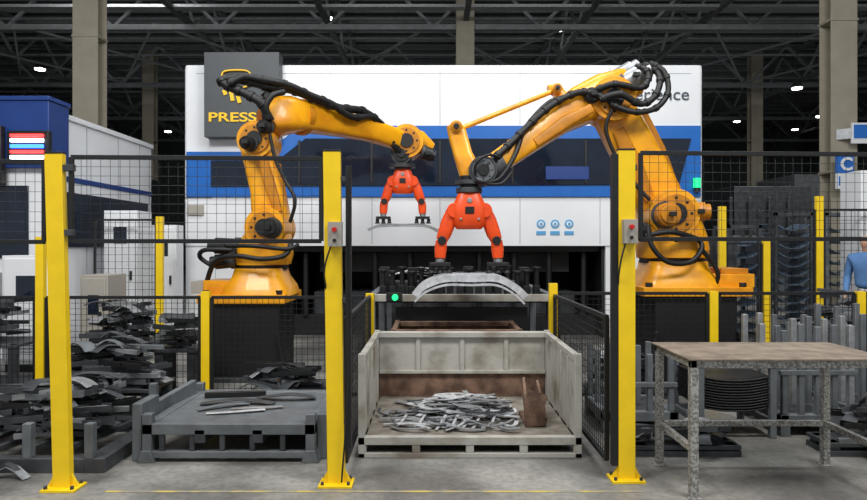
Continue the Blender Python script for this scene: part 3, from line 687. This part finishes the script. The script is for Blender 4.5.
# ------------------------------------------------------------ worker standing at the right, behind the fence
worker=bpy.data.objects.new('factory_worker',None); scene.collection.objects.link(worker)
def skinned(name,V,E,Rr,k,root=0):
    me=bpy.data.meshes.new(name); me.from_pydata(V,E,[]); me.materials.append(M[k])
    ob=bpy.data.objects.new(name,me); scene.collection.objects.link(ob)
    bpy.context.view_layer.objects.active=ob
    sk=ob.modifiers.new('skin','SKIN'); sk.use_smooth_shade=True
    if not me.skin_vertices: me.attributes.new('tmp','FLOAT','POINT')
    for i,r in enumerate(Rr):
        me.skin_vertices[0].data[i].radius=(r if isinstance(r,tuple) else (r,r)); me.skin_vertices[0].data[i].use_root=(i==root)
    ss=ob.modifiers.new('sub','SUBSURF'); ss.levels=2; ss.render_levels=2
    ob.parent=worker; return ob
try:
    V=[(0,0,.98),(0,0,1.10),(0,-.01,1.28),(0,0,1.42),(0,0,1.49),(.17,0,1.41),(.23,.03,1.15),(.21,-.09,.93),(-.17,0,1.41),(-.23,.03,1.15),(-.21,-.09,.93)]
    skinned('shirt',V,[(0,1),(1,2),(2,3),(3,4),(3,5),(5,6),(6,7),(3,8),(8,9),(9,10)],[(.15,.11),(.14,.10),(.16,.115),(.12,.09),.055,.068,.05,.038,.068,.05,.038],'shirt')
    V=[(0,0,1.0),(.09,0,.90),(.10,-.02,.50),(.11,.02,.11),(-.09,0,.90),(-.10,-.02,.50),(-.11,.02,.11)]
    skinned('trousers',V,[(0,1),(1,2),(2,3),(0,4),(4,5),(5,6)],[(.14,.10),.09,.065,.055,.09,.065,.055],'trouser')
    for sx in (-1,1):
        skinned('shoe',[(sx*.11,.05,.05),(sx*.11,-.05,.05),(sx*.12,-.15,.04)],[(0,1),(1,2)],[(.045,.045),(.045,.045),(.04,.035)],'black')
        V=[(sx*.21,-.09,.94),(sx*.21,-.10,.88),(sx*.21,-.115,.83)]; E=[(0,1),(1,2)]; R_=[.026,(.02,.036),(.016,.036)]
        skinned('palm',V,E,R_,'skin')
        for j,(dy,L) in enumerate(((-.033,.070),(-.011,.080),(.011,.075),(.033,.058))):
            y0=-.115+dy; skinned('finger_%d'%(j+1),[(sx*.21,y0,.84),(sx*.208,y0-.004,.84-L*.5),(sx*.198,y0-.008,.84-L)],[(0,1),(1,2)],[.009,.0085,.007],'skin')
        skinned('thumb',[(sx*.21,-.125,.88),(sx*.20,-.155,.86),(sx*.195,-.165,.825)],[(0,1),(1,2)],[.011,.010,.008],'skin')
    skinned('head',[(0,.01,1.46),(0,.005,1.54),(0,-.012,1.58),(0,.005,1.65),(0,.01,1.70)],[(0,1),(1,2),(2,3),(3,4)],[.052,.05,(.062,.075),(.076,.092),(.055,.07)],'skin')
    m=MB('face_features')
    m.loft([((0,-.085,1.655),.014,.014),((0,-.103,1.62),.022,.026),((0,-.085,1.61),.02,.01)],'skin',ex=2)
    for sx in (-1,1): m.ball((sx*.03,-.082,1.645),.011,'black'); m.ball((sx*.076,.01,1.635),.018,'skin',1.6); m.box(sx*.03-.014,sx*.03+.014,-.094,-.084,1.663,1.668,'hair')
    m.box(-.022,.022,-.088,-.078,1.585,1.591,'red'); o=m.done(); o.parent=worker
    skinned('hair',[(0,.035,1.62),(0,.028,1.69),(0,-.02,1.735)],[(0,1),(1,2)],[(.078,.07),(.08,.085),(.06,.055)],'hair')
except Exception as e:
    print('worker',e)
worker.location=(X(866,8.7),8.7,0); worker.rotation_euler=(0,0,math.radians(-50))

# ------------------------------------------------------------ workbench
m=MB('workbench')
tx0,tx1,ty0,ty1,th=1.60,2.84,4.04,4.70,.875
m.box(tx0-.02,tx1+.02,ty0-.02,ty1+.02,th-.012,th,'wood')
for yy in (ty0,ty1-.04): m.box(tx0,tx1,yy,yy+.04,th-.06,th-.012,'legs')
for xx in (tx0,tx1-.04): m.box(xx,xx+.04,ty0,ty1,th-.06,th-.012,'legs')
for xx in (tx0,tx1-.05):
    for yy in (ty0,ty1-.05):
        m.box(xx,xx+.05,yy,yy+.05,0,th-.06,'legs'); m.box(xx-.015,xx+.065,yy-.015,yy+.065,0,.008,'legs')
m.box(tx0+.05,tx1-.05,ty1-.045,ty1-.01,.28,.32,'legs')
for xx in (tx0+.008,tx1-.043): m.box(xx,xx+.035,ty0+.05,ty1-.05,.28,.32,'legs')
m.done(.003)
m=MB('floor_marking_line'); m.box(-2.1,1.35,4.15,4.175,0.0005,.003,'line'); m.box(-6,-2.2,4.0,4.025,0.0005,.003,'line'); m.done()

# ------------------------------------------------------------ lights
def area(loc,rot,sx,sy,e,col=(1,1,1)):
    l=bpy.data.lights.new('hall_fill_light','AREA'); l.shape='RECTANGLE'; l.size=sx; l.size_y=sy; l.energy=e; l.color=col  # area lights added as fill in the hall, no fixtures modelled
    o=bpy.data.objects.new('hall_fill_light',l); o.location=loc; o.rotation_euler=[math.radians(a) for a in rot]; scene.collection.objects.link(o)
area((-4,1.5,8.2),(35,0,0),3,2,560,(1,.99,.97)); area((4,1.5,8.2),(35,0,0),3,2,560,(1,.99,.97))  # unseen pair behind the camera, added and tilted to light the press front
area((0,7,9.3),(0,0,0),8,2,500,(.95,.98,1)); area((0,30,7.6),(180,0,0),30,20,170,(.95,.98,1))  # second is an added uplight that brightens the roof steel
area((-9,16,9),(0,0,0),3,3,260); area((11,17.5,8),(0,0,0),3,3,320)  # second is added to brighten the distant right side
w=bpy.data.worlds.new('hall_ambient'); scene.world=w; w.use_nodes=True
w.node_tree.nodes['Background'].inputs[0].default_value=(.82,.86,.9,1); w.node_tree.nodes['Background'].inputs[1].default_value=.56

cam=bpy.data.cameras.new('camera'); co=bpy.data.objects.new('camera',cam); scene.collection.objects.link(co)
co.location=(0,0,EYE); co.rotation_euler=(math.pi/2,0,0); cam.sensor_width=36; cam.lens=36*F/867; cam.shift_y=-5/867; cam.clip_end=200
scene.camera=co
scene.view_settings.view_transform='Standard'
